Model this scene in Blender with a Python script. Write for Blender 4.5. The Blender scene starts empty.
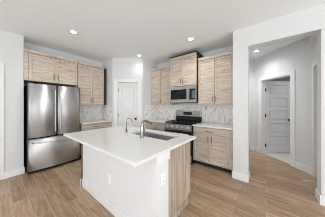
import bpy, bmesh, math, random
from mathutils import Vector, Matrix
S = bpy.context.scene
COL = S.collection
PI = math.pi

# ------------------------------------------------------------------ camera
cam_d = bpy.data.cameras.new('camera')
cam_d.sensor_width = 36.0
cam_d.lens = 132.0 / 325.0 * 36.0
cam_d.shift_y = -3.2 / 325.0
cam_d.clip_start = 0.05
cam = bpy.data.objects.new('camera', cam_d)
COL.objects.link(cam)
cam.location = (0, 0, 1.358)
cam.rotation_euler = (PI / 2, 0, math.radians(38.15 - 90))
S.camera = cam

# ------------------------------------------------------------------ world daylight, window fill, exposure
w = bpy.data.worlds.new('daylight')
S.world = w
w.use_nodes = True
w.node_tree.nodes['Background'].inputs[0].default_value = (0.92, 0.965, 1.0, 1)
w.node_tree.nodes['Background'].inputs[1].default_value = 1.3
S.view_settings.view_transform = 'Standard'
S.view_settings.look = 'None'
S.view_settings.gamma = 1.0
S.view_settings.use_curve_mapping = False
S.view_settings.exposure = 0.34
S.cycles.max_bounces = 12
S.cycles.diffuse_bounces = 8
S.cycles.filter_width = 0.9


def add_window_fill(name, loc, rot, sx, sy, power):  # area lamp added outside an unseen window to fill the room
    l = bpy.data.lights.new(name, 'AREA')
    l.shape = 'RECTANGLE'
    l.size, l.size_y = sx, sy
    l.energy = power
    l.color = (0.945, 0.98, 1.0)
    o = bpy.data.objects.new(name, l)
    o.location = loc
    o.rotation_euler = rot
    COL.objects.link(o)


TILT = math.radians(45)   # fill lamps tilted up to brighten the ceiling
WB = -4.2     # y of the wall behind the camera
WS = -4.4     # x of the wall behind the camera
for i, xx in enumerate((-2.9, -0.7, 1.5)):
    add_window_fill('window_daylight', (xx, WB - 0.25, 1.2), (PI / 2 + TILT, 0, 0), 1.4, 2.2, 55)
for i, yy in enumerate((-2.6, -0.4, 1.8)):
    add_window_fill('window_daylight', (WS - 0.25, yy, 1.2), (PI / 2 + TILT, 0, -PI / 2), 1.4, 2.2, 52)


# ------------------------------------------------------------------ materials
def lin(h):
    h = h.lstrip('#')
    r = []
    for i in (0, 2, 4):
        c = int(h[i:i + 2], 16) / 255
        r.append(c / 12.92 if c <= 0.04045 else ((c + 0.055) / 1.055) ** 2.4)
    return (*r, 1)


def mat(name, col, rough=0.5, metal=0.0, bump=None, spec=None):
    m = bpy.data.materials.new(name)
    m.use_nodes = True
    n = m.node_tree.nodes
    b = n['Principled BSDF']
    b.inputs['Base Color'].default_value = lin(col) if isinstance(col, str) else (*col, 1)
    b.inputs['Roughness'].default_value = rough
    b.inputs['Metallic'].default_value = metal
    if spec is not None:
        b.inputs['Specular IOR Level'].default_value = spec
    if bump:
        L = m.node_tree.links
        tc = n.new('ShaderNodeTexCoord')
        nz = n.new('ShaderNodeTexNoise')
        nz.inputs['Scale'].default_value = bump[0]
        nz.inputs['Detail'].default_value = 3
        bp = n.new('ShaderNodeBump')
        bp.inputs['Strength'].default_value = bump[1]
        bp.inputs['Distance'].default_value = 0.002
        L.new(tc.outputs['Object'], nz.inputs['Vector'])
        L.new(nz.outputs['Fac'], bp.inputs['Height'])
        L.new(bp.outputs['Normal'], b.inputs['Normal'])
    return m


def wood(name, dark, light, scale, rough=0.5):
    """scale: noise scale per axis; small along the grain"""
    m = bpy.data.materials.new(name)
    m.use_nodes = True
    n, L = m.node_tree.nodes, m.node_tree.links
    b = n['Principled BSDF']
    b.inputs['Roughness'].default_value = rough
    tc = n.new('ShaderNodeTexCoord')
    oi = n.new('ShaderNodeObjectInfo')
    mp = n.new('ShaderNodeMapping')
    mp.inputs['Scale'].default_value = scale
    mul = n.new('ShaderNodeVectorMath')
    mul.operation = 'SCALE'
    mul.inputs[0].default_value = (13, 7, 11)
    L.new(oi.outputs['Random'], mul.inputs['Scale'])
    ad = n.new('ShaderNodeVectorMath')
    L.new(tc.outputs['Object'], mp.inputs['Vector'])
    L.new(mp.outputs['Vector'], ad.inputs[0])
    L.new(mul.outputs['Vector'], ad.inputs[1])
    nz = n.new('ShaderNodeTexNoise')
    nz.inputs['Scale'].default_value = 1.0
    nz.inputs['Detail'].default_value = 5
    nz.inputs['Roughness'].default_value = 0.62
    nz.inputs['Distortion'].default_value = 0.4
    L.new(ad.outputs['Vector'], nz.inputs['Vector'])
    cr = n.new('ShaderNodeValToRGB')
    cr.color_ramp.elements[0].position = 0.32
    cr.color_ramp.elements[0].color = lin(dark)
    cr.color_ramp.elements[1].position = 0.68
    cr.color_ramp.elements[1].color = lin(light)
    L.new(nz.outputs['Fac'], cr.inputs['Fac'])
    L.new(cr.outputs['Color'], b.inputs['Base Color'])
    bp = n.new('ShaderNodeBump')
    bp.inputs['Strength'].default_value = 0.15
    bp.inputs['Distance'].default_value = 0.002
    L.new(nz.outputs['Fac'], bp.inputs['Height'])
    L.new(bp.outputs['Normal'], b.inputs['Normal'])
    return m


def floor_mat():
    m = bpy.data.materials.new('wood_look_plank_tile')
    m.use_nodes = True
    n, L = m.node_tree.nodes, m.node_tree.links
    b = n['Principled BSDF']
    tc = n.new('ShaderNodeTexCoord')
    mp = n.new('ShaderNodeMapping')
    mp.inputs['Rotation'].default_value = (0, 0, PI / 2)
    L.new(tc.outputs['Object'], mp.inputs['Vector'])
    br = n.new('ShaderNodeTexBrick')
    br.offset = 0.37
    br.offset_frequency = 2
    br.inputs['Color1'].default_value = (0, 0, 0, 1)
    br.inputs['Color2'].default_value = (1, 1, 1, 1)
    br.inputs['Mortar'].default_value = (0.5, 0.5, 0.5, 1)
    br.inputs['Scale'].default_value = 1.0
    br.inputs['Mortar Size'].default_value = 0.003
    br.inputs['Mortar Smooth'].default_value = 0.2
    br.inputs['Brick Width'].default_value = 0.92
    br.inputs['Row Height'].default_value = 0.153
    L.new(mp.outputs['Vector'], br.inputs['Vector'])
    sep = n.new('ShaderNodeSeparateColor')
    L.new(br.outputs['Color'], sep.inputs['Color'])
    # grain, shifted per plank
    gm = n.new('ShaderNodeMapping')
    gm.inputs['Scale'].default_value = (34, 2.6, 1)
    L.new(tc.outputs['Object'], gm.inputs['Vector'])
    off = n.new('ShaderNodeCombineXYZ')
    mm = n.new('ShaderNodeMath')
    mm.operation = 'MULTIPLY'
    mm.inputs[1].default_value = 37.0
    L.new(sep.outputs['Red'], mm.inputs[0])
    L.new(mm.outputs[0], off.inputs['Z'])
    ad = n.new('ShaderNodeVectorMath')
    L.new(gm.outputs['Vector'], ad.inputs[0])
    L.new(off.outputs['Vector'], ad.inputs[1])
    nz = n.new('ShaderNodeTexNoise')
    nz.inputs['Scale'].default_value = 1.0
    nz.inputs['Detail'].default_value = 5
    nz.inputs['Roughness'].default_value = 0.65
    nz.inputs['Distortion'].default_value = 0.5
    L.new(ad.outputs['Vector'], nz.inputs['Vector'])
    mixf = n.new('ShaderNodeMath')
    mixf.operation = 'MULTIPLY_ADD'
    mixf.inputs[1].default_value = 0.17
    L.new(sep.outputs['Red'], mixf.inputs[0])
    sc = n.new('ShaderNodeMath')
    sc.operation = 'MULTIPLY'
    sc.inputs[1].default_value = 0.92
    L.new(nz.outputs['Fac'], sc.inputs[0])
    L.new(sc.outputs[0], mixf.inputs[2])
    cr = n.new('ShaderNodeValToRGB')
    e = cr.color_ramp.elements
    e[0].position, e[0].color = 0.30, lin('#7A6049')
    e[1].position, e[1].color = 0.80, lin('#C9AE91')
    k = e.new(0.55)
    k.color = lin('#A3886E')
    L.new(mixf.outputs[0], cr.inputs['Fac'])
    mx = n.new('ShaderNodeMix')
    mx.data_type = 'RGBA'
    L.new(br.outputs['Fac'], mx.inputs['Factor'])
    L.new(cr.outputs['Color'], mx.inputs['A'])
    mx.inputs['B'].default_value = lin('#BBA995')
    L.new(mx.outputs['Result'], b.inputs['Base Color'])
    b.inputs['Roughness'].default_value = 0.42
    bp = n.new('ShaderNodeBump')
    bp.inputs['Strength'].default_value = 0.2
    bp.inputs['Distance'].default_value = 0.002
    bp.invert = True
    L.new(br.outputs['Fac'], bp.inputs['Height'])
    L.new(bp.outputs['Normal'], b.inputs['Normal'])
    return m


def mosaic_mat():
    m = bpy.data.materials.new('marble_picket_mosaic')
    m.use_nodes = True
    n, L = m.node_tree.nodes, m.node_tree.links
    b = n['Principled BSDF']
    b.inputs['Roughness'].default_value = 0.3
    tc = n.new('ShaderNodeTexCoord')
    mp = n.new('ShaderNodeMapping')
    mp.inputs['Scale'].default_value = (34, 34, 14)
    L.new(tc.outputs['Object'], mp.inputs['Vector'])
    vo = n.new('ShaderNodeTexVoronoi')
    vo.inputs['Scale'].default_value = 1.0
    vo.inputs['Randomness'].default_value = 0.45
    L.new(mp.outputs['Vector'], vo.inputs['Vector'])
    sep = n.new('ShaderNodeSeparateColor')
    L.new(vo.outputs['Color'], sep.inputs['Color'])
    nz = n.new('ShaderNodeTexNoise')
    nz.inputs['Scale'].default_value = 14
    nz.inputs['Detail'].default_value = 4
    nz.inputs['Distortion'].default_value = 1.2
    L.new(tc.outputs['Object'], nz.inputs['Vector'])
    mu = n.new('ShaderNodeMath')
    mu.operation = 'MULTIPLY_ADD'
    mu.inputs[1].default_value = 0.5
    L.new(sep.outputs['Red'], mu.inputs[0])
    h = n.new('ShaderNodeMath')
    h.operation = 'MULTIPLY'
    h.inputs[1].default_value = 0.55
    L.new(nz.outputs['Fac'], h.inputs[0])
    L.new(h.outputs[0], mu.inputs[2])
    cr = n.new('ShaderNodeValToRGB')
    e = cr.color_ramp.elements
    e[0].position, e[0].color = 0.18, lin('#A19D9A')
    e[1].position, e[1].color = 0.60, lin('#EAE8E5')
    k = e.new(0.34)
    k.color = lin('#DAD7D4')
    L.new(mu.outputs[0], cr.inputs['Fac'])
    L.new(cr.outputs['Color'], b.inputs['Base Color'])
    return m


def emit(name, strength):
    m = bpy.data.materials.new(name)
    m.use_nodes = True
    b = m.node_tree.nodes['Principled BSDF']
    b.inputs['Base Color'].default_value = (1, 1, 1, 1)
    b.inputs['Emission Color'].default_value = (1, 0.97, 0.92, 1)
    b.inputs['Emission Strength'].default_value = strength
    return m


M_WALL = mat('wall_paint', '#D6D8D9', 0.75, bump=(260, 0.08))
M_CEIL = mat('ceiling_paint', '#F1F5F8', 0.9, bump=(180, 0.1))
M_TRIM = mat('white_trim_paint', '#E4E4E5', 0.45)
M_DOOR = mat('white_door_paint', '#DDDDDE', 0.45)
M_ISL = mat('island_white_paint', '#DEDFE2', 0.6)
M_FLOOR = floor_mat()
M_TILE = mat('grey_bath_tile', '#C9C7C3', 0.4)
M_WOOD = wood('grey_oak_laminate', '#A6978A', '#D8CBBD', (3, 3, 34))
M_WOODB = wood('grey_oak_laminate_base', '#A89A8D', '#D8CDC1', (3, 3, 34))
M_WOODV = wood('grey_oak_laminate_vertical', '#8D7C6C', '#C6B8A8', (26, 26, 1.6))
M_STILE = wood('grey_oak_laminate_stile', '#B0A092', '#D3C5B6', (26, 26, 1.6))
M_EDGE = wood('brown_oak_edge', '#553D2F', '#7C5D48', (3, 3, 30))
M_DARK = mat('dark_espresso_carcass', '#2A1D18', 0.6)
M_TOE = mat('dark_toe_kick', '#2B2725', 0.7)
M_QTZ = mat('white_quartz', '#DFDFDE', 0.18, bump=(60, 0.01))
M_SPL = mosaic_mat()
M_SS = mat('brushed_stainless', '#D3D4D5', 0.43, 1.0)
M_SS.node_tree.nodes['Principled BSDF'].inputs['Anisotropic'].default_value = 0.96
M_SS.node_tree.nodes['Principled BSDF'].inputs['Anisotropic Rotation'].default_value = 0.25
M_BOWL = mat('satin_steel_bowl', '#CFD0D1', 0.42, 1.0)
M_SSD = mat('dark_stainless', '#8A8B8D', 0.3, 1.0)
M_CHR = mat('satin_nickel', '#98989A', 0.25, 1.0)
M_PULL = mat('nickel_pull', '#7C7772', 0.35, 1.0)
M_BLK = mat('black_plastic', '#0D0D0E', 0.35)
M_GLS = mat('black_glass', '#050607', 0.10, spec=0.35)
M_IRON = mat('cast_iron', '#151515', 0.55)
M_BHW = mat('matte_black_hardware', '#121212', 0.4)
M_HNG = mat('grey_hinge', '#8C8C8C', 0.5)
M_PLT = mat('white_plastic', '#EFEFF0', 0.45)
M_SLOT = mat('outlet_slot', '#75757B', 0.5)
M_LED = emit('downlight_lens', 5.0)
M_DISP = mat('display_panel', '#1B2A33', 0.1)


# ------------------------------------------------------------------ mesh helpers
class MB:
    def __init__(self):
        self.bm = bmesh.new()

    def box(self, x0, x1, y0, y1, z0, z1, bev=0.0, rz=0.0, piv=None):
        r = bmesh.ops.create_cube(self.bm, size=1)
        vs = r['verts']
        for v in vs:
            v.co = Vector(((x0 + x1) / 2 + v.co.x * (x1 - x0), (y0 + y1) / 2 + v.co.y * (y1 - y0), (z0 + z1) / 2 + v.co.z * (z1 - z0)))
        if bev > 0:
            es = list({e for v in vs for e in v.link_edges})
            g = bmesh.ops.bevel(self.bm, geom=es, offset=bev, segments=2, profile=0.5, affect='EDGES')
            vs = list({v for f in g['faces'] for v in f.verts} | {v for v in vs if v.is_valid})
        if rz:
            bmesh.ops.rotate(self.bm, verts=vs, cent=piv or (0, 0, 0), matrix=Matrix.Rotation(rz, 3, 'Z'))
        return self

    def shaker(self, x0, x1, yb, yf, z0, z1, fw=0.060, dep=0.016):
        """door whose front is at y = yf (yf < yb), with an inset field"""
        r = bmesh.ops.create_cube(self.bm, size=1)
        vs = r['verts']
        for v in vs:
            v.co = Vector(((x0 + x1) / 2 + v.co.x * (x1 - x0), (yb + yf) / 2 + v.co.y * (yb - yf), (z0 + z1) / 2 + v.co.z * (z1 - z0)))
        fr = [f for f in {f for v in vs for f in v.link_faces} if f.normal.y < -0.9 or f.calc_center_median().y < yf + 1e-5]
        fr = [f for f in fr if abs(f.calc_center_median().y - yf) < 1e-6]
        bmesh.ops.inset_region(self.bm, faces=fr, thickness=fw, depth=0)
        f0 = fr[0]
        for e in f0.edges:
            for f in e.link_faces:
                cm = f.calc_center_median()
                if f is not f0 and (cm.x < x0 + fw or cm.x > x1 - fw):
                    f.material_index = 1
        bmesh.ops.inset_region(self.bm, faces=[f0], thickness=0.006, depth=0)
        for v in f0.verts:
            v.co.y += dep
        return self

    def tube(self, pts, rad, seg=12, caps=True):
        pts = [Vector(p) for p in pts]
        rads = rad if isinstance(rad, (list, tuple)) else [rad] * len(pts)
        rings = []
        prev = None
        for i, p in enumerate(pts):
            t = (pts[min(i + 1, len(pts) - 1)] - pts[max(i - 1, 0)]).normalized()
            if prev is None:
                a = Vector((0, 0, 1)) if abs(t.z) < 0.9 else Vector((1, 0, 0))
                u = t.cross(a).normalized()
            else:
                u = (prev - t * prev.dot(t)).normalized()
            prev = u
            v = t.cross(u)
            rings.append([self.bm.verts.new(p + (u * math.cos(2 * PI * k / seg) + v * math.sin(2 * PI * k / seg)) * rads[i]) for k in range(seg)])
        for a, b in zip(rings, rings[1:]):
            for k in range(seg):
                f = self.bm.faces.new((a[k], a[(k + 1) % seg], b[(k + 1) % seg], b[k]))
                f.smooth = True
        if caps:
            self.bm.faces.new(rings[0][::-1])
            self.bm.faces.new(rings[-1])
        return self

    def cyl(self, c, r, h, axis='Z', seg=24, r2=None):
        c = Vector(c)
        d = {'X': Vector((1, 0, 0)), 'Y': Vector((0, 1, 0)), 'Z': Vector((0, 0, 1))}[axis]
        return self.tube([c, c + d * h], [r, r if r2 is None else r2], seg)

    def lathe(self, prof, c=(0, 0, 0), seg=28):
        rings = []
        for r, z in prof:
            rings.append([self.bm.verts.new((c[0] + r * math.cos(2 * PI * k / seg), c[1] + r * math.sin(2 * PI * k / seg), c[2] + z)) for k in range(seg)])
        for a, b in zip(rings, rings[1:]):
            for k in range(seg):
                f = self.bm.faces.new((a[k], a[(k + 1) % seg], b[(k + 1) % seg], b[k]))
                f.smooth = True
        return self

    def prism(self, poly, z0, z1):
        lo = [self.bm.verts.new((x, y, z0)) for x, y in poly]
        hi = [self.bm.verts.new((x, y, z1)) for x, y in poly]
        n = len(poly)
        self.bm.faces.new(lo[::-1])
        self.bm.faces.new(hi)
        for i in range(n):
            self.bm.faces.new((lo[i], lo[(i + 1) % n], hi[(i + 1) % n], hi[i]))
        return self

    def build(self, name, m, parent=None, loc=None, rz=0.0):
        bmesh.ops.recalc_face_normals(self.bm, faces=self.bm.faces[:])
        me = bpy.data.meshes.new(name)
        self.bm.to_mesh(me)
        self.bm.free()
        me.materials.append(m)
        o = bpy.data.objects.new(name, me)
        COL.objects.link(o)
        if parent is not None:
            o.parent = parent
        if loc is not None:
            o.location = loc
        o.rotation_euler.z = rz
        return o


def tag(o, label=None, cat=None, group=None, kind=None):
    for k, v in (('label', label), ('category', cat), ('group', group), ('kind', kind)):
        if v:
            o[k] = v
    return o


def thing(name, label, cat, loc=(0, 0, 0), rz=0.0, group=None):
    o = bpy.data.objects.new(name, None)
    o.empty_display_size = 0.1
    COL.objects.link(o)
    o.location = loc
    o.rotation_euler.z = rz
    return tag(o, label, cat, group)


def struct(name, mb, m, parent=None, **k):
    o = mb.build(name, m, parent, **k)
    if parent is None:
        o['kind'] = 'structure'
    return o


def copy_tree(o, parent=None):
    c = o.copy()
    COL.objects.link(c)
    if parent is not None:
        c.parent = parent
    for ch in list(o.children):
        copy_tree(ch, c)
    return c


# ------------------------------------------------------------------ room dimensions
H = 2.74
YA = 4.15            # wall behind the fridge run
XB = 3.40            # wall behind the range run
YW = 3.81            # wing wall left of the fridge
XW = 0.36            # its right edge
XH0, XH1 = 2.762, 2.96   # wall with the big cased opening
YC0, YC1 = 0.257, 0.492  # pier between kitchen and opening
YJ = -0.593          # right jamb of the opening
ZO = 2.405           # opening head
XHB = 4.83           # back wall of the hall
PX0, PY0 = 2.125, 3.525  # corner pantry
PX1, PY1 = 2.705, 2.872

# ------------------------------------------------------------------ shell
struct('floor', MB().box(WS, 6.8, WB, 4.7, -0.1, 0), M_FLOOR)
struct('ceiling', MB().box(WS, 6.8, WB, 4.7, H, H + 0.1), M_CEIL)

# left: wing wall with a doorway at the picture's edge
wl = MB()
wl.box(0.02, XW, YW, 4.6, 0, H)
wl.box(-0.80, 0.02, YW, 4.6, 2.04, H)
wl.box(WS, -0.80, YW, 4.6, 0, H)
struct('wall_left', wl, M_WALL)
# wall behind the fridge run, with the recess the fridge stands in
wa = MB()
wa.box(XW, 1.325, YA, 4.6, 1.86, H)
wa.box(XW, 1.325, 4.45, 4.6, 0, 1.86)
wa.box(1.325, XB + 0.12, YA, 4.6, 0, H)
struct('wall_back', wa, M_WALL)
struct('wall_right', MB().box(XB, XB + 0.12, YC1, YA, 0, H), M_WALL)

# corner pantry: two returns and a diagonal wall with a door opening
pt = Vector((PX1 - PX0, PY1 - PY0, 0))
PL = pt.length
pu = pt.normalized()
pang = math.atan2(pu.y, pu.x)
PT0, PT1 = 0.135, 0.735      # door opening along the diagonal
pw = MB()
pw.box(PX0, PX0 + 0.10, PY0 + 0.02, YA, 0, H)
pw.box(PX1 + 0.0, XB, PY1, PY1 + 0.10, 0, H)
struct('wall_pantry_side', pw, M_WALL)
pd = MB()
pd.box(0, PT0, 0, 0.10, 0, H)
pd.box(PT1, PL, 0, 0.10, 0, H)
pd.box(PT0, PT1, 0, 0.10, 2.04, H)
struct('wall_pantry', pd, M_WALL, loc=(PX0, PY0, 0), rz=pang)

# wall with the wide opening to the hall
wo = MB()
wo.box(XH0, XH1, YC0, YC1, 0, H)
wo.box(XH1, XB + 0.12, YC1 - 0.12, YC1, 0, H)
wo.box(XH0, XH1, YJ, YC0, ZO, H)
wo.box(XH0, XH1, WB, YJ, 0, H)
struct('wall_front', wo, M_WALL)

# hall behind it
DX0 = 4.55           # the hall's diagonal wall is y = x - DX0
hx, hy = 3.84, 3.84 - DX0
hw = MB()
hw.box(XHB, XHB + 0.12, XHB - DX0, 1.72, 0, H)
hw.box(XB + 0.12, XHB + 0.12, 1.60, 1.72, 0, H)
struct('wall_hall', hw, M_WALL)
# diagonal wall, local x runs from the near right end to the far left end
DL = (XHB - 3.84) * math.sqrt(2)
dO0, dO1 = (4.115 - 3.84) * math.sqrt(2), (4.655 - 3.84) * math.sqrt(2)
hd = MB()
hd.box(0, dO0, -0.12, 0, 0, H)
hd.box(dO1, DL, -0.12, 0, 0, H)
hd.box(dO0, dO1, -0.12, 0, 2.05, H)
struct('wall_hall_diagonal', hd, M_WALL, loc=(hx, hy, 0), rz=PI / 4)
# hall's right wall with another doorway
hr = MB()
hr.box(3.70, 3.93, hy - 0.12, hy, 0, H)
hr.box(2.98, 3.70, hy - 0.12, hy, 2.08, H)
struct('wall_hall_right', hr, M_WALL)
# bathroom beyond the diagonal wall
bt = MB()
bt.box(6.45, 6.55, -2.6, 1.8, 0, H)
bt.box(3.0, 6.55, -2.7, -2.6, 0, H)
bt.box(4.95, 6.55, 1.2, 1.3, 0, H)
struct('wall_bathroom', bt, M_WALL)
struct('floor_bathroom', MB().prism([(3.93, -0.70), (4.92, 0.285), (6.45, 1.2), (6.45, -2.6), (3.3, -2.6), (3.3, -0.83), (3.93, -0.83)], 0.0, 0.004), M_TILE)

# walls behind the camera; unseen windows sized and placed for light and fridge reflections
wf = MB()
prevx = WS
for xx in (-2.9, -0.7, 1.5):
    wf.box(prevx, xx - 0.65, WB - 0.12, WB, 0, H)
    wf.box(xx - 0.65, xx + 0.65, WB - 0.12, WB, 0, 0.1)
    wf.box(xx - 0.65, xx + 0.65, WB - 0.12, WB, 2.5, H)
    prevx = xx + 0.65
wf.box(prevx, XH1, WB - 0.12, WB, 0, H)
struct('wall_behind', wf, M_WALL)
ws = MB()
prevy = WB
for yy in (-2.6, -0.4, 1.8):
    ws.box(WS - 0.12, WS, prevy, yy - 0.7, 0, H)
    ws.box(WS - 0.12, WS, yy - 0.7, yy + 0.7, 0, 0.1)
    ws.box(WS - 0.12, WS, yy - 0.7, yy + 0.7, 2.5, H)
    prevy = yy + 0.7
ws.box(WS - 0.12, WS, prevy, 4.6, 0, H)
struct('wall_side', ws, M_WALL)
k = 0
for xx in (-2.9, -0.7, 1.5):
    k += 1
    f = MB()
    for a, b, c, d in ((-0.65, -0.59, 0.1, 2.5), (0.59, 0.65, 0.1, 2.5), (-0.59, 0.59, 0.1, 0.16), (-0.59, 0.59, 2.44, 2.5), (-0.59, 0.59, 1.47, 1.53)):
        f.box(xx + a, xx + b, WB - 0.03, WB + 0.01, c, d)
    struct('window_%d' % k, f, M_TRIM)
for yy in (-2.6, -0.4, 1.8):
    k += 1
    f = MB()
    for a, b, c, d in ((-0.7, -0.64, 0.1, 2.5), (0.64, 0.7, 0.1, 2.5), (-0.64, 0.64, 0.1, 0.16), (-0.64, 0.64, 2.44, 2.5), (-0.64, 0.64, 1.47, 1.53)):
        f.box(WS - 0.03, WS + 0.01, yy + a, yy + b, c, d)
    struct('window_%d' % k, f, M_TRIM)

# ------------------------------------------------------------------ baseboards and casings
BH, BT = 0.125, 0.014


def base(name, segs):
    m = MB()
    for s in segs:
        m.box(*s, 0, BH - 0.012)
        x0, x1, y0, y1 = s
        m.box(x0 + (0.003 if x1 - x0 < 0.05 else 0), x1 - (0.003 if x1 - x0 < 0.05 else 0),
              y0 + (0.003 if y1 - y0 < 0.05 else 0), y1 - (0.003 if y1 - y0 < 0.05 else 0), BH - 0.012, BH)
    return struct(name, m, M_TRIM)


base('baseboard_left', [(0.11, XW, YW - BT, YW), (XW, XW + BT, YW - BT, YW + 0.02)])
base('baseboard_pier', [(XH0 - BT, XH0, YC0 - BT, YC1 + BT), (XH0, XH1, YC0 - BT, YC0), (XH1, XH1 + BT, YC0 - BT, 0.372), (XH0, 2.80, YC1, YC1 + BT)])
base('baseboard_front', [(XH0 - BT, XH0, WB, YJ + BT), (XH0, XH1, YJ, YJ + BT), (XH1, XH1 + BT, hy, YJ + BT)])
base('baseboard_hall', [(XHB - BT, XHB, XHB - DX0, 0.36), (XHB - BT, XHB, 1.45, 1.6)])
bd = MB()
bd.box(0.0, dO0 - 0.09, 0, BT, 0, BH)
bd.box(dO1 + 0.09, DL, 0, BT, 0, BH)
struct('baseboard_hall_diagonal', bd, M_TRIM, loc=(hx, hy, 0), rz=PI / 4)
base('baseboard_hall_right', [(3.79, 3.85, hy, hy + BT)])


def casing(name, x0, x1, ztop, y0, y1, cw, loc, rz):
    m = MB()
    m.box(x0 - cw, x0, y0, y1, 0, ztop + cw, 0.004)
    m.box(x1, x1 + cw, y0, y1, 0, ztop + cw, 0.004)
    m.box(x0, x1, y0, y1, ztop, ztop + cw, 0.004)
    return struct(name, m, M_TRIM, loc=loc, rz=rz)


def jamb(name, x0, x1, ztop, y0, y1, loc, rz, t=0.012):
    m = MB()
    m.box(x0, x0 + t, y0, y1, 0, ztop)
    m.box(x1 - t, x1, y0, y1, 0, ztop)
    m.box(x0 + t, x1 - t, y0, y1, ztop - t, ztop)
    return struct(name, m, M_TRIM, loc=loc, rz=rz)


def panel_door(name, wd, ht, th, loc, rz, front=-1):
    """five-panel slab in local x 0..wd, y 0..th (both faces panelled)"""
    m = MB()
    m.box(0, wd, 0.018, th - 0.018, 0, ht)
    st = 0.10 if wd > 0.65 else 0.09
    rail = 0.085
    zs = [0.0, 0.20]
    n = 5
    ph = (ht - 0.20 - 0.11 - rail * (n - 1)) / n
    for y0, y1 in ((0, 0.0185), (th - 0.0185, th)):
        m.box(0, st, y0, y1, 0, ht, 0.002)
        m.box(wd - st, wd, y0, y1, 0, ht, 0.002)
        z = 0.0
        m.box(st, wd - st, y0, y1, 0, 0.20, 0.002)
        z = 0.20
        for i in range(n):
            # raised field inside each recess
            m.box(st + 0.035, wd - st - 0.035, y0 + (0.005 if y0 == 0 else 0.0), y1 - (0.0 if y0 == 0 else 0.005), z + 0.03, z + ph - 0.03, 0.006)
            z += ph
            m.box(st, wd - st, y0, y1, z, z + (rail if i < n - 1 else 0.11), 0.002)
            z += rail
    return struct(name, m, M_DOOR, loc=loc, rz=rz)


def knob(parent, x, y, z, d):
    """round knob on a rose, d = direction along local y"""
    m = MB()
    m.tube([(x, y, z), (x, y + d * 0.008, z), (x, y + d * 0.009, z), (x, y + d * 0.035, z), (x, y + d * 0.04, z), (x, y + d * 0.055, z), (x, y + d * 0.066, z), (x, y + d * 0.07, z)],
           [0.031, 0.030, 0.012, 0.012, 0.022, 0.029, 0.024, 0.008], 16)
    return tag(m.build('door_knob', M_BHW, parent), 'black round door knob')


def hinges(parent, x, y, zs, m=None, r=0.009):
    for z in zs:
        h = MB()
        h.cyl((x, y, z - 0.045), r, 0.09, 'Z', 10)
        h.box(x - 0.002, x + 0.022, y - 0.002, y + 0.002, z - 0.045, z + 0.045)
        h.build('hinge', m or M_BHW, parent)


# door at the left edge of the picture (closed, mostly out of frame)
casing('trim_1', -0.80, 0.02, 2.04, YW - 0.016, YW, 0.09, (0, 0, 0), 0)
dl = panel_door('door_1', 0.81, 2.03, 0.045, (-0.795, YW + 0.03, 0.006), 0)
knob(dl, 0.07, 0.0, 0.95, -1)
# pantry door
casing('trim_2', PT0, PT1, 2.04, -0.016, 0, 0.088, (PX0, PY0, 0), pang)
jamb('trim_3', PT0, PT1, 2.04, 0, 0.10, (PX0, PY0, 0), pang)
o = Vector((PX0, PY0, 0)) + pu * (PT0 + 0.014) + Vector((-pu.y, pu.x, 0)) * 0.045
dp = panel_door('door_2', PT1 - PT0 - 0.028, 2.010, 0.045, (o.x, o.y, 0.008), pang)
knob(dp, PT1 - PT0 - 0.085, 0.0, 0.95, -1)
hinges(dp, 0.0, -0.004, (0.22, 1.06, 1.80), M_HNG)
# bathroom door, standing open into the room beyond
casing('trim_4', dO0, dO1, 2.05, 0, 0.016, 0.088, (hx, hy, 0), PI / 4)
jamb('trim_5', dO0, dO1, 2.05, -0.12, 0, (hx, hy, 0), PI / 4)
hp = Vector((hx, hy, 0)) + Vector((1, 1, 0)).normalized() * (dO1 - 0.016) + Vector((1, -1, 0)).normalized() * 0.118
db = panel_door('door_3', 0.765, 2.03, 0.045, (hp.x, hp.y, 0.012), math.radians(-47))
knob(db, 0.70, 0.0, 0.93, -1)
hinges(db, -0.004, 0.0, (0.22, 1.06, 1.78), r=0.014)
# doorway in the hall's right wall and door on the hall's back wall
casing('trim_6', 2.99, 3.70, 2.08, 0, 0.016, 0.088, (0, hy, 0), 0)
struct('soffit_hall', MB().box(2.98, 3.79, hy, hy + 0.05, 2.52, H), M_WALL)
d4 = panel_door('door_4', 0.70, 2.06, 0.045, (2.995, hy - 0.11, 0.006), 0)
casing('trim_7', -1.36, -0.52, 2.04, -0.016, 0, 0.088, (XHB, 0, 0), -PI / 2)
d5 = panel_door('door_5', 0.83, 2.03, 0.01, (XHB - 0.011, 1.355, 0.006), -PI / 2)


# ------------------------------------------------------------------ cabinets (local frame: x right, front at -y, back on y = 0)
def pull_v(parent, x, y, z, ln=0.13):
    m = MB()
    m.tube([(x, y - 0.030, z - ln / 2), (x, y - 0.030, z + ln / 2)], 0.0055, 10)
    for zz in (z - ln / 2 + 0.018, z + ln / 2 - 0.018):
        m.cyl((x, y - 0.030, zz), 0.004, 0.030, 'Y', 8)
    return tag(m.build('handle', M_PULL, parent), 'nickel bar handle')


def pull_h(parent, x, y, z, ln=0.13):
    m = MB()
    m.tube([(x - ln / 2, y - 0.030, z), (x + ln / 2, y - 0.030, z)], 0.0055, 10)
    for xx in (x - ln / 2 + 0.018, x + ln / 2 - 0.018):
        m.cyl((xx, y - 0.030, z), 0.004, 0.030, 'Y', 8)
    return tag(m.build('handle', M_PULL, parent), 'nickel bar handle')


def doors(root, x0, x1, yb, z0, z1, n, m, hz, left_only=None):
    g = 0.008
    wd = (x1 - x0) / n
    for i in range(n):
        a, b = x0 + i * wd + g / 2, x0 + (i + 1) * wd - g / 2
        d = MB().shaker(a, b, yb, yb - 0.019, z0, z1).build('door', m, root)
        d.data.materials.append(M_STILE)
        hx_ = (b - 0.032) if (i % 2 == 0 and n > 1) else (a + 0.032)
        pull_v(d, hx_, yb - 0.019, hz)


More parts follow.
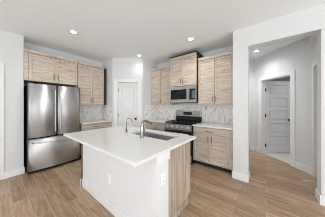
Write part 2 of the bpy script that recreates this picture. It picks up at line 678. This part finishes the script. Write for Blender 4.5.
def upper(label, loc, rz, wd, depth, z0, z1, ctop, carc, group=None, split=2, fl=0.0, fr=0.0, top_extra=0.0):
    root = thing('upper_cabinet', label, 'cabinet', loc, rz, group)
    MB().box(0.0, wd, -depth + 0.02, -0.001, z0, z1 + top_extra).build('carcass', carc, root)
    if fl or fr:
        f = MB()
        if fl:
            f.box(0, fl, -depth, -depth + 0.02, z0, z1)
        if fr:
            f.box(wd - fr, wd, -depth, -depth + 0.02, z0, z1)
        f.build('filler_strip', M_WOOD, root)
    doors(root, fl, wd - fr, -depth + 0.02, z0 + 0.004, z1 - 0.004, split, M_WOOD, z0 + 0.13)
    c = MB()
    c.box(-0.0, wd, -depth - 0.022, -depth + 0.03, z1, ctop, 0.004)
    c.build('crown_moulding', M_WOOD, root)
    return root


U0 = 1.372
UD = 0.345
# fridge run: over-fridge cabinet and the taller pair beside it (front plane y = 3.78)
upper('short two-door oak cabinet bridging the gap above the refrigerator', (XW + 0.005, YA - 0.002, 0), 0, 0.945, 0.37, 1.862, 2.425, 2.49, M_WOOD, fl=0.06)
upper('light oak two-door wall cabinet right of the refrigerator, beside the pantry', (1.325, YA - 0.002, 0), 0, 0.68, 0.37, U0, 2.425, 2.49, M_WOOD)
tag(MB().box(2.007, 2.075, YA - 0.34, YA - 0.004, U0 - 0.005, 2.46).build('filler_panel', M_DARK), 'dark brown filler panel between the wall cabinet and the pantry wall', 'panel')
# range run (front plane x = 3.055), local x runs towards -y
upper('light oak two-door wall cabinet between the pantry and the microwave', (XB - 0.002, 2.868, 0), -PI / 2, 0.785, UD, U0, 2.425, 2.49, M_WOOD)
t = upper('raised oak cabinet with dark top directly above the microwave', (XB - 0.002, 2.078, 0), -PI / 2, 0.765, 0.42, 1.855, 2.565, 2.625, M_WOOD)
cap = MB()
cap.box(-0.012, 0.777, -0.43, -0.001, 2.626, 2.662)
cap.build('top_cap', M_DARK, t)
MB().box(0.7655, 0.772, -0.398, -0.001, 1.855, 2.625).build('side_panel', M_DARK, t)
upper('light oak two-door wall cabinet right of the microwave, next to the white pier', (XB - 0.002, 1.298, 0), -PI / 2, 0.80, UD, U0, 2.425, 2.49, M_WOOD, fr=0.03)


def base_cab(label, loc, rz, wd, depth=0.57, fr=0.0, split=2, m=M_WOODB, n_draw=1, fl=0.0):
    root = thing('base_cabinet', label, 'cabinet', loc, rz)
    MB().box(0, wd, -depth + 0.02, -0.001, 0.10, 0.883).build('carcass', m, root)
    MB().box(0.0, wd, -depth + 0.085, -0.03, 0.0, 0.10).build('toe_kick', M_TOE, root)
    if fr or fl:
        f = MB()
        if fr:
            f.box(wd - fr, wd, -depth, -depth + 0.02, 0.105, 0.88)
        if fl:
            f.box(0, fl, -depth, -depth + 0.02, 0.105, 0.88)
        f.build('filler_strip', m, root)
    x0, x1 = fl, wd - fr
    for i in range(n_draw):
        dw = (x1 - x0) / n_draw
        a, b = x0 + i * dw + 0.003, x0 + (i + 1) * dw - 0.003
        d = MB().box(a, b, -depth, -depth + 0.019, 0.738, 0.868, 0.002).build('drawer_front', m, root)
        pull_h(d, (a + b) / 2, -depth, 0.80)
    doors(root, x0, x1, -depth + 0.02, 0.112, 0.718, split, m, 0.63)
    return root


base_cab('oak base cabinet right of the range, one wide drawer over two doors', (XB - 0.002, 1.322, 0), -PI / 2, 0.825, fr=0.055)
base_cab('oak base cabinet left of the range, mostly hidden behind the island', (XB - 0.002, 2.868, 0), -PI / 2, 0.762)
base_cab('oak base cabinet between the refrigerator and the pantry wall', (1.345, YA - 0.002, 0), 0, 0.775, depth=0.57, fr=0.09)


def counter(label, x0, x1, y0, y1):
    o = MB().box(x0, x1, y0, y1, 0.8845, 0.915, 0.003).build('countertop', M_QTZ)
    return tag(o, label, 'countertop')


counter('white quartz countertop right of the range, running to the white pier', XB - 0.61, XB - 0.013, 0.496, 1.324)
counter('white quartz countertop left of the range, by the pantry', XB - 0.61, XB - 0.013, 2.102, 2.868)
counter('white quartz countertop between the refrigerator and the pantry', 1.340, 2.121, YA - 0.61, YA - 0.013)


def splash(label, mb):
    return tag(mb.build('backsplash', M_SPL), label, 'backsplash')


splash('grey and white marble mosaic backsplash behind the range', MB().box(XB - 0.011, XB - 0.0005, 0.496, 2.868, 0.9155, 1.3715))
splash('grey and white marble mosaic backsplash beside the refrigerator', MB().box(1.330, 2.121, YA - 0.011, YA - 0.0005, 0.9155, 1.371))
splash('narrow strip of marble mosaic on the left pantry return wall', MB().box(PX0 - 0.010, PX0 - 0.0005, YA - 0.60, YA - 0.012, 0.9155, 1.371))
splash('narrow strip of marble mosaic on the right pantry return wall', MB().box(XB - 0.62, XB - 0.012, PY1 - 0.010, PY1 - 0.0005, 0.9155, 1.371))

# ------------------------------------------------------------------ refrigerator (local: x right, front -y)
FR = thing('refrigerator', 'stainless steel french door refrigerator with bottom freezer drawer', 'refrigerator', (0.398, 3.60, 0), 0)
FW = 0.912
MB().box(0.0, FW, 0.075, 0.80, 0.025, 1.775, 0.004).build('body', M_BLK, FR)
MB().box(0.01, FW - 0.01, 0.035, 0.075, 0.015, 0.06).build('grille', M_BLK, FR)
for fx in (0.06, FW - 0.06):
    for fy in (0.12, 0.74):
        MB().cyl((fx, fy, 0.0), 0.02, 0.026, 'Z', 12).build('foot', M_BLK, FR)


def curved_panel(x0, x1, z0, z1, bulge, n=14):
    """slab whose front bows out a little across the width; front edges at y = 0.02 - bulge"""
    m = MB()
    fr, bk = [], []
    rows = []
    for i in range(n + 1):
        s = i / n
        x = x0 + (x1 - x0) * s
        edge = min(s, 1 - s) * (x1 - x0)
        yy = 0.012 - bulge * (1 - (2 * s - 1) ** 2)
        if edge < 0.012:
            yy += 0.010 * (1 - edge / 0.012)
        rows.append((x, yy))
    vf0 = [m.bm.verts.new((x, y, z0)) for x, y in rows]
    vf1 = [m.bm.verts.new((x, y, z1)) for x, y in rows]
    vb0 = [m.bm.verts.new((x, 0.068, z0)) for x, y in rows]
    vb1 = [m.bm.verts.new((x, 0.068, z1)) for x, y in rows]
    for i in range(n):
        f = m.bm.faces.new((vf0[i], vf0[i + 1], vf1[i + 1], vf1[i]))
        f.smooth = True
        m.bm.faces.new((vb0[i + 1], vb0[i], vb1[i], vb1[i + 1]))
        m.bm.faces.new((vf1[i], vf1[i + 1], vb1[i + 1], vb1[i]))
        m.bm.faces.new((vf0[i + 1], vf0[i], vb0[i], vb0[i + 1]))
    m.bm.faces.new((vf0[0], vf1[0], vb1[0], vb0[0]))
    m.bm.faces.new((vf0[n], vb0[n], vb1[n], vf1[n]))
    return m


def bar_handle_v(parent, x, z0, z1):
    m = MB()
    m.tube([(x, 0.0, z0), (x, -0.042, z0 + 0.012), (x, -0.055, z0 + 0.05), (x, -0.058, (z0 + z1) / 2), (x, -0.055, z1 - 0.05), (x, -0.042, z1 - 0.012), (x, 0.0, z1)],
           [0.012, 0.013, 0.0125, 0.0125, 0.0125, 0.013, 0.012], 14)
    return m.build('handle', M_SS, parent)


d = curved_panel(0.004, FW / 2 - 0.003, 0.715, 1.785, 0.024).build('door', M_SS, FR)
bar_handle_v(d, FW / 2 - 0.045, 0.79, 1.70)
d = curved_panel(FW / 2 + 0.003, FW - 0.004, 0.715, 1.785, 0.024).build('door', M_SS, FR)
bar_handle_v(d, FW / 2 + 0.045, 0.79, 1.70)
d = curved_panel(0.004, FW - 0.004, 0.065, 0.680, 0.034, 20).build('freezer_drawer', M_SS, FR)
m = MB()
m.tube([(0.07, 0.005, 0.612), (0.082, -0.065, 0.612), (0.12, -0.080, 0.612), (FW / 2, -0.090, 0.612), (FW - 0.12, -0.080, 0.612), (FW - 0.082, -0.065, 0.612), (FW - 0.07, 0.005, 0.612)],
       [0.012, 0.013, 0.0135, 0.0135, 0.0135, 0.013, 0.012], 14)
m.build('handle', M_SS, d)
for hx_ in (0.05, FW - 0.05):
    MB().box(hx_ - 0.04, hx_ + 0.04, 0.03, 0.12, 1.7855, 1.80, 0.004).build('hinge_cover', M_SSD, FR)

# ------------------------------------------------------------------ range (local x towards -y; front at local -y)
RW = 0.758
RG = thing('gas_range', 'stainless steel gas range with black cooktop and front knobs', 'range', (XB - 0.016, 2.092, 0), -PI / 2)
RD = 0.625
MB().box(0.0, RW, -RD + 0.03, -0.004, 0.02, 0.895).build('body', M_BLK, RG)
dd = MB().box(0.006, RW - 0.006, -RD - 0.012, -RD + 0.029, 0.045, 0.20, 0.004).build('storage_drawer', M_SS, RG)
od = MB().box(0.006, RW - 0.006, -RD - 0.018, -RD + 0.029, 0.21, 0.735, 0.006).build('oven_door', M_BLK, RG)
MB().box(0.10, RW - 0.10, -RD - 0.020, -RD - 0.0178, 0.30, 0.60).build('window', M_GLS, od)
m = MB()
m.tube([(0.05, -RD - 0.065, 0.69), (RW - 0.05, -RD - 0.065, 0.69)], 0.013, 14)
for xx in (0.085, RW - 0.085):
    m.cyl((xx, -RD - 0.065, 0.69), 0.009, 0.05, 'Y', 10)
m.build('handle', M_SS, od)
# sloped control panel
cp = MB()
prof = [(-RD + 0.029, 0.742), (-RD - 0.020, 0.742), (-RD - 0.022, 0.775), (-RD + 0.012, 0.893), (-RD + 0.029, 0.893)]
lo = [cp.bm.verts.new((0.002, y, z)) for y, z in prof]
hi = [cp.bm.verts.new((RW - 0.002, y, z)) for y, z in prof]
cp.bm.faces.new(lo)
cp.bm.faces.new(hi[::-1])
for i in range(5):
    j = (i + 1) % 5
    cp.bm.faces.new((lo[i], hi[i], hi[j], lo[j]))
cpo = cp.build('control_panel', M_SSD, RG)
nrm = Vector((0, -0.118, 0.034)).normalized()
for i in range(5):
    x = 0.085 + i * (RW - 0.17) / 4
    p = Vector((x, -RD - 0.006, 0.832))
    kb = MB()
    kb.tube([p, p + nrm * 0.006, p + nrm * 0.007, p + nrm * 0.030, p + nrm * 0.034], [0.030, 0.030, 0.023, 0.021, 0.017], 16)
    kb.build('burner_knob', M_SS, cpo)
    q = p + nrm * 0.001
MB().box(0.002, RW - 0.002, -RD + 0.012, -0.085, 0.8955, 0.915, 0.004).build('cooktop', M_GLS, RG)
for i in range(3):
    a = 0.02 + i * 0.241
    b = a + 0.236
    g = MB()
    y0, y1 = -RD + 0.035, -0.105
    zz0, zz1 = 0.930, 0.945
    for xx in (a, b - 0.014):
        g.box(xx, xx + 0.014, y0, y1, zz0, zz1, 0.003)
    for yy in (y0, (y0 + y1) / 2 - 0.007, y1 - 0.014):
        g.box(a, b, yy, yy + 0.014, zz0, zz1, 0.003)
    g.box((a + b) / 2 - 0.006, (a + b) / 2 + 0.006, y0, y1, zz0, zz1, 0.003)
    for xx in (a + 0.007, b - 0.007):
        for yy in (y0 + 0.007, y1 - 0.007):
            g.cyl((xx, yy, 0.9152), 0.007, 0.016, 'Z', 8)
    g.build('grate', M_IRON, RG)
for xx in (0.14, 0.378, 0.618):
    for yy in (-0.46, -0.21):
        bn = MB()
        bn.lathe([(0.0, 0.013), (0.028, 0.013), (0.032, 0.009), (0.042, 0.005), (0.046, 0.0)], (xx, yy, 0.9152))
        bn.build('burner_cap', M_IRON, RG)
bg = MB().box(0.0, RW, -0.075, -0.004, 0.896, 1.055, 0.004).build('backguard', M_BLK, RG)
cs = MB().box(0.0, RW, -0.083, -0.004, 1.056, 1.205, 0.008).build('rear_console', M_SS, RG)
MB().box(0.25, 0.51, -0.0855, -0.0828, 1.095, 1.172).build('display', M_GLS, cs)
MB().box(0.335, 0.425, -0.0868, -0.0854, 1.120, 1.150).build('clock_screen', M_DISP, cs)

# ------------------------------------------------------------------ microwave
MW = thing('microwave', 'over-the-range stainless microwave with black glass door', 'microwave', (XB - 0.004, 2.072, 0), -PI / 2)
MD = 0.415
Z0, Z1 = 1.425, 1.850
MB().box(0.0, 0.755, -MD + 0.025, -0.012, Z0 - 0.008, Z1, 0.003).build('body', M_BLK, MW)
md = MB().box(0.0, 0.560, -MD, -MD + 0.0245, Z0 + 0.004, Z1 - 0.002, 0.004).build('door', M_SS, MW)
MB().box(0.018, 0.495, -MD - 0.002, -MD + 0.001, Z0 + 0.085, Z1 - 0.085).build('glass', M_GLS, md)
m = MB()
m.tube([(0.530, -MD - 0.038, Z0 + 0.05), (0.530, -MD - 0.038, Z1 - 0.05)], 0.012, 12)
for zz in (Z0 + 0.08, Z1 - 0.08):
    m.cyl((0.530, -MD - 0.038, zz), 0.008, 0.04, 'Y', 10)
m.build('handle', M_SS, md)
cpn = MB().box(0.563, 0.755, -MD, -MD + 0.0245, Z0 + 0.004, Z1 - 0.002, 0.004).build('control_panel', M_SS, MW)
MB().box(0.575, 0.735, -MD - 0.002, -MD + 0.001, Z0 + 0.075, Z1 - 0.085).build('keypad', M_GLS, cpn)
MB().box(0.64, 0.725, -MD - 0.0035, -MD - 0.0015, Z0 + 0.11, Z1 - 0.13).build('button_area', mat('keypad_grey', '#55606A', 0.3), cpn)

# ------------------------------------------------------------------ island
IX0, IX1, IY0, IY1 = 0.663, 1.772, 0.785, 2.484
BX0, BX1 = 0.92, 1.12
BY0, BY1 = 0.800, 2.435
CX1 = 1.735
IS = thing('kitchen_island', 'white and oak kitchen island under the quartz top', 'island', (0, 0, 0))
MB().box(BX0, BX1, BY0, BY1, 0, 0.884).build('half_wall', M_ISL, IS)
bb = MB()
bb.box(BX0 - BT, BX0, BY0 - BT, BY1 - 0.0005, 0, BH, 0.003)
bb.box(BX0 - 0.030, BX0 - 0.0165, BY1 - 0.014, BY1 + 0.022, 0, BH, 0.003)
bb.box(BX0 - 0.030, BX0 - BT, BY1 - 0.014, BY1 - 0.0005, 0, BH, 0.003)
bb.box(BX0, BX1 + BT, BY0 - BT, BY0, 0, BH, 0.003)
bb.build('baseboard', M_TRIM, IS)
tb = MB()
tb.box(BX0 - 0.0, BX1 + 0.012, BY0 - 0.012, BY0 - 0.0005, 0.802, 0.884, 0.002)
tb.box(BX1 + 0.0005, BX1 + 0.012, BY0 - 0.0005, BY0 + 0.045, 0.802, 0.884)
tb.build('support_band', M_TRIM, IS)
tag(MB().box(BX0 - 0.016, 1.70, BY1 + 0.0005, BY1 + 0.02, 0.0, 0.884).build('end_panel', M_EDGE, IS), 'brown oak far end panel')
nr = MB()
nr.box(BX1 + 0.0005, CX1, 0.855, 0.873, 0.115, 0.884)
nr.box(BX1 + 0.0005, 1.655, 0.855, 0.873, 0.0, 0.115)
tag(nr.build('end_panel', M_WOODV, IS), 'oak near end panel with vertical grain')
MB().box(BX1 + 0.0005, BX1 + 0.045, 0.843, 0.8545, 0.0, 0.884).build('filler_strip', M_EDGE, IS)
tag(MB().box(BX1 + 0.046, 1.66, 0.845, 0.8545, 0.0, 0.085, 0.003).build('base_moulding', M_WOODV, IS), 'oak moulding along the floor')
# cabinets facing the range, around the sink bowl
cb = MB()
cb.box(BX1 + 0.0005, CX1 - 0.02, 0.874, 0.92, 0.10, 0.884)
cb.box(BX1 + 0.0005, CX1 - 0.02, 1.76, BY1, 0.10, 0.884)
cb.box(BX1 + 0.0005, CX1 - 0.02, 0.92, 1.76, 0.10, 0.62)
cb.box(CX1 - 0.04, CX1 - 0.02, 0.92, 1.76, 0.62, 0.884)
cb.build('carcass', M_WOODB, IS)
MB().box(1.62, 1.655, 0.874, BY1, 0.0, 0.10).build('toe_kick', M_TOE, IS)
for i in range(4):
    a = 0.876 + i * 0.388
    b = a + 0.384
    dr = MB()
    dr.shaker(a, b, 0.02, 0.001, 0.115, 0.875)
    bmesh.ops.rotate(dr.bm, verts=dr.bm.verts[:], cent=(0, 0, 0), matrix=Matrix.Rotation(PI / 2, 3, 'Z'))
    bmesh.ops.translate(dr.bm, verts=dr.bm.verts[:], vec=(CX1, 0, 0))
    d = dr.build('door', M_WOODB, IS)
    d.data.materials.append(M_STILE)
    m = MB()
    hy_ = (b - 0.04) if i % 2 == 0 else (a + 0.04)
    m.tube([(CX1 + 0.030, hy_, 0.68), (CX1 + 0.030, hy_, 0.81)], 0.0055, 10)
    for zz in (0.70, 0.79):
        m.cyl((CX1 - 0.001, hy_, zz), 0.004, 0.031, 'X', 8)
    m.build('handle', M_PULL, d)


def outlet(parent_label, loc, rz):
    r = thing('wall_outlet', parent_label, 'outlet', loc, rz)
    MB().box(-0.036, 0.036, -0.006, -0.0003, -0.058, 0.058, 0.003).build('cover_plate', M_PLT, r)
    for zz in (-0.022, 0.022):
        rc = MB().box(-0.017, 0.017, -0.0085, -0.0055, zz - 0.014, zz + 0.014, 0.003).build('receptacle', M_PLT, r)
        sl = MB()
        sl.box(-0.008, -0.005, -0.0092, -0.0084, zz - 0.004, zz + 0.006)
        sl.box(0.005, 0.008, -0.0092, -0.0084, zz - 0.004, zz + 0.006)
        sl.build('slot', M_SLOT, rc)
    return r


outlet('white outlet on the long white side of the island', (BX0, 1.595, 0.405), -PI / 2)
outlet('white outlet on the narrow end of the island beside the oak panel', (1.026, BY0, 0.635), 0)

# island top with the sink cut-out
SX0, SX1, SY0, SY1 = 1.335, 1.640, 0.985, 1.715
ct = MB()
xs, ys = [IX0, SX0, SX1, IX1], [IY0, SY0, SY1, IY1]
vg = {}
for zi, zz in enumerate((0.8845, 0.915)):
    for i, x in enumerate(xs):
        for j, y in enumerate(ys):
            vg[i, j, zi] = ct.bm.verts.new((x, y, zz))
for i in range(3):
    for j in range(3):
        if i == 1 and j == 1:
            continue
        for zi in (0, 1):
            ct.bm.faces.new([vg[i, j, zi], vg[i + 1, j, zi], vg[i + 1, j + 1, zi], vg[i, j + 1, zi]])
for i in range(3):
    for j in (0, 3):
        ct.bm.faces.new([vg[i, j, 0], vg[i + 1, j, 0], vg[i + 1, j, 1], vg[i, j, 1]])
        ct.bm.faces.new([vg[j, i, 0], vg[j, i + 1, 0], vg[j, i + 1, 1], vg[j, i, 1]])
for j in (1, 2):
    ct.bm.faces.new([vg[1, j, 0], vg[2, j, 0], vg[2, j, 1], vg[1, j, 1]])
    ct.bm.faces.new([vg[j, 1, 0], vg[j, 2, 0], vg[j, 2, 1], vg[j, 1, 1]])
bmesh.ops.recalc_face_normals(ct.bm, faces=ct.bm.faces[:])
ee = [e for e in ct.bm.edges if len(e.link_faces) == 2 and e.calc_face_angle(0) > 1.0]
bmesh.ops.bevel(ct.bm, geom=ee, offset=0.004, segments=2, affect='EDGES')
tag(ct.build('island_countertop', M_QTZ), 'large white quartz island countertop with a sink cut-out', 'countertop')

SK = thing('kitchen_sink', 'stainless undermount sink set in the island countertop', 'sink', ((SX0 + SX1) / 2, (SY0 + SY1) / 2, 0.66))
ax, ay = (SX1 - SX0) / 2 + 0.006, (SY1 - SY0) / 2 + 0.006
sb = MB()
T = 0.004
sb.box(-ax, ax, -ay, ay, 0.0, T)
sb.box(-ax, -ax + T, -ay, ay, T, 0.2235)
sb.box(ax - T, ax, -ay, ay, T, 0.2235)
sb.box(-ax + T, ax - T, -ay, -ay + T, T, 0.2235)
sb.box(-ax + T, ax - T, ay - T, ay, T, 0.2235)
sb.build('bowl', M_BOWL, SK)
dn = MB()
dn.lathe([(0.0, 0.0005), (0.03, 0.001), (0.034, 0.004), (0.045, 0.004), (0.045, 0.0)], (0, 0, 0.0042))
dn.build('drain', M_SSD, SK)

FC = thing('kitchen_faucet', 'tall pull-down faucet standing behind the island sink', 'faucet', (1.262, 1.35, 0.915))
MB().lathe([(0.0, 0.0), (0.030, 0.0), (0.030, 0.008), (0.025, 0.014), (0.0235, 0.15), (0.0225, 0.165), (0.0, 0.168)], seg=20).build('body', M_CHR, FC)
sp = MB()
pts, rr = [], []
pts.append((0.0, 0, 0.14)); rr.append(0.019)
pts.append((0.0, 0, 0.17)); rr.append(0.018)
for k in range(9):
    a = PI - k * (PI * 0.62) / 8
    pts.append((0.055 + 0.055 * math.cos(a), 0, 0.175 + 0.050 * math.sin(a)))
    rr.append(0.0165)
p = pts[-1]
pts.append((p[0] + 0.06, 0, p[2] - 0.022)); rr.append(0.0165)
pts.append((p[0] + 0.065, 0, p[2] - 0.024)); rr.append(0.020)
pts.append((p[0] + 0.115, 0, p[2] - 0.046)); rr.append(0.019)
sp.tube(pts, rr, 14)
sp.build('spout', M_CHR, FC)
lv = MB()
lv.cyl((0, -0.022, 0.10), 0.012, -0.02, 'Y', 12)
lv.tube([(0, -0.040, 0.10), (0.0, -0.050, 0.125), (0.01, -0.062, 0.18)], [0.008, 0.006, 0.005], 10)
lv.build('lever', M_CHR, FC)

TP = thing('water_tap', 'slim gooseneck drinking water tap left of the main faucet', 'tap', (1.352, 1.822, 0.915))
MB().lathe([(0.0, 0.0), (0.024, 0.0), (0.024, 0.006), (0.016, 0.010), (0.015, 0.055), (0.0, 0.058)], seg=18).build('base', M_CHR, TP)
tp = MB()
pts = [(0, 0, 0.05), (0, 0, 0.17)]
for k in range(1, 11):
    a = PI - k * PI * 0.92 / 10
    pts.append((0.042 + 0.042 * math.cos(a), -(0.018 + 0.018 * math.cos(a)), 0.17 + 0.058 * math.sin(a)))
p = pts[-1]
pts.append((p[0] + 0.002, p[1], p[2] - 0.02))
tp.tube(pts, 0.0062, 12)
tp.build('spout', M_CHR, TP)
tl = MB()
tl.tube([(0, 0.012, 0.04), (-0.005, 0.04, 0.05)], [0.005, 0.004], 8)
tl.build('lever', M_CHR, TP)

# ------------------------------------------------------------------ ceiling lights
def downlight(label, x, y, power):
    r = thing('recessed_light', label, 'ceiling light', (x, y, H))
    MB().lathe([(0.052, -0.001), (0.056, -0.006), (0.088, -0.004), (0.090, -0.0005)]).build('trim_ring', M_TRIM, r)
    l = MB()
    l.lathe([(0.0, -0.004), (0.051, -0.004), (0.0525, -0.0005)])
    l.build('lens', M_LED, r)
    d = bpy.data.lights.new('downlight_lamp', 'SPOT')
    d.energy = power
    d.spot_size = math.radians(150)
    d.spot_blend = 0.9
    d.shadow_soft_size = 0.06
    d.color = (1.0, 0.99, 0.97)
    o = bpy.data.objects.new('downlight_lamp', d)
    COL.objects.link(o)
    o.parent = r
    o.location = (0, 0, -0.02)


downlight('round recessed ceiling light in front of the refrigerator cabinets', 0.918, 2.855, 24)
downlight('round recessed ceiling light just outside the pantry door', 2.48, 2.77, 7)
downlight('round recessed ceiling light in front of the microwave cabinet', 2.529, 1.234, 24)
downlight('round recessed ceiling light in the hall beyond the opening', 4.118, 0.196, 30)
# more lamps out of view; hall and bathroom ones added to brighten walls and door
downlight('round recessed ceiling light on the near side of the room', 0.3, 0.2, 20)
downlight('round recessed ceiling light added out of view to brighten the hall', 4.2, 1.05, 44)
downlight('round recessed ceiling light added out of view to brighten the bathroom door', 4.75, -1.35, 55)

# floor register in the hall doorway
fr = thing('floor_register', 'small metal floor vent on the wood floor inside the opening', 'vent', (3.44, -0.555, 0), math.radians(-50))
MB().box(-0.06, 0.06, -0.03, 0.03, 0.0, 0.004, 0.001).build('frame', mat('register_tan', '#B9A894', 0.5), fr)
sl = MB()
for i in range(5):
    sl.box(-0.05 + i * 0.021, -0.038 + i * 0.021, -0.022, 0.022, 0.0042, 0.006)
sl.build('louvre', mat('register_slot', '#CBBBA8', 0.5), fr)
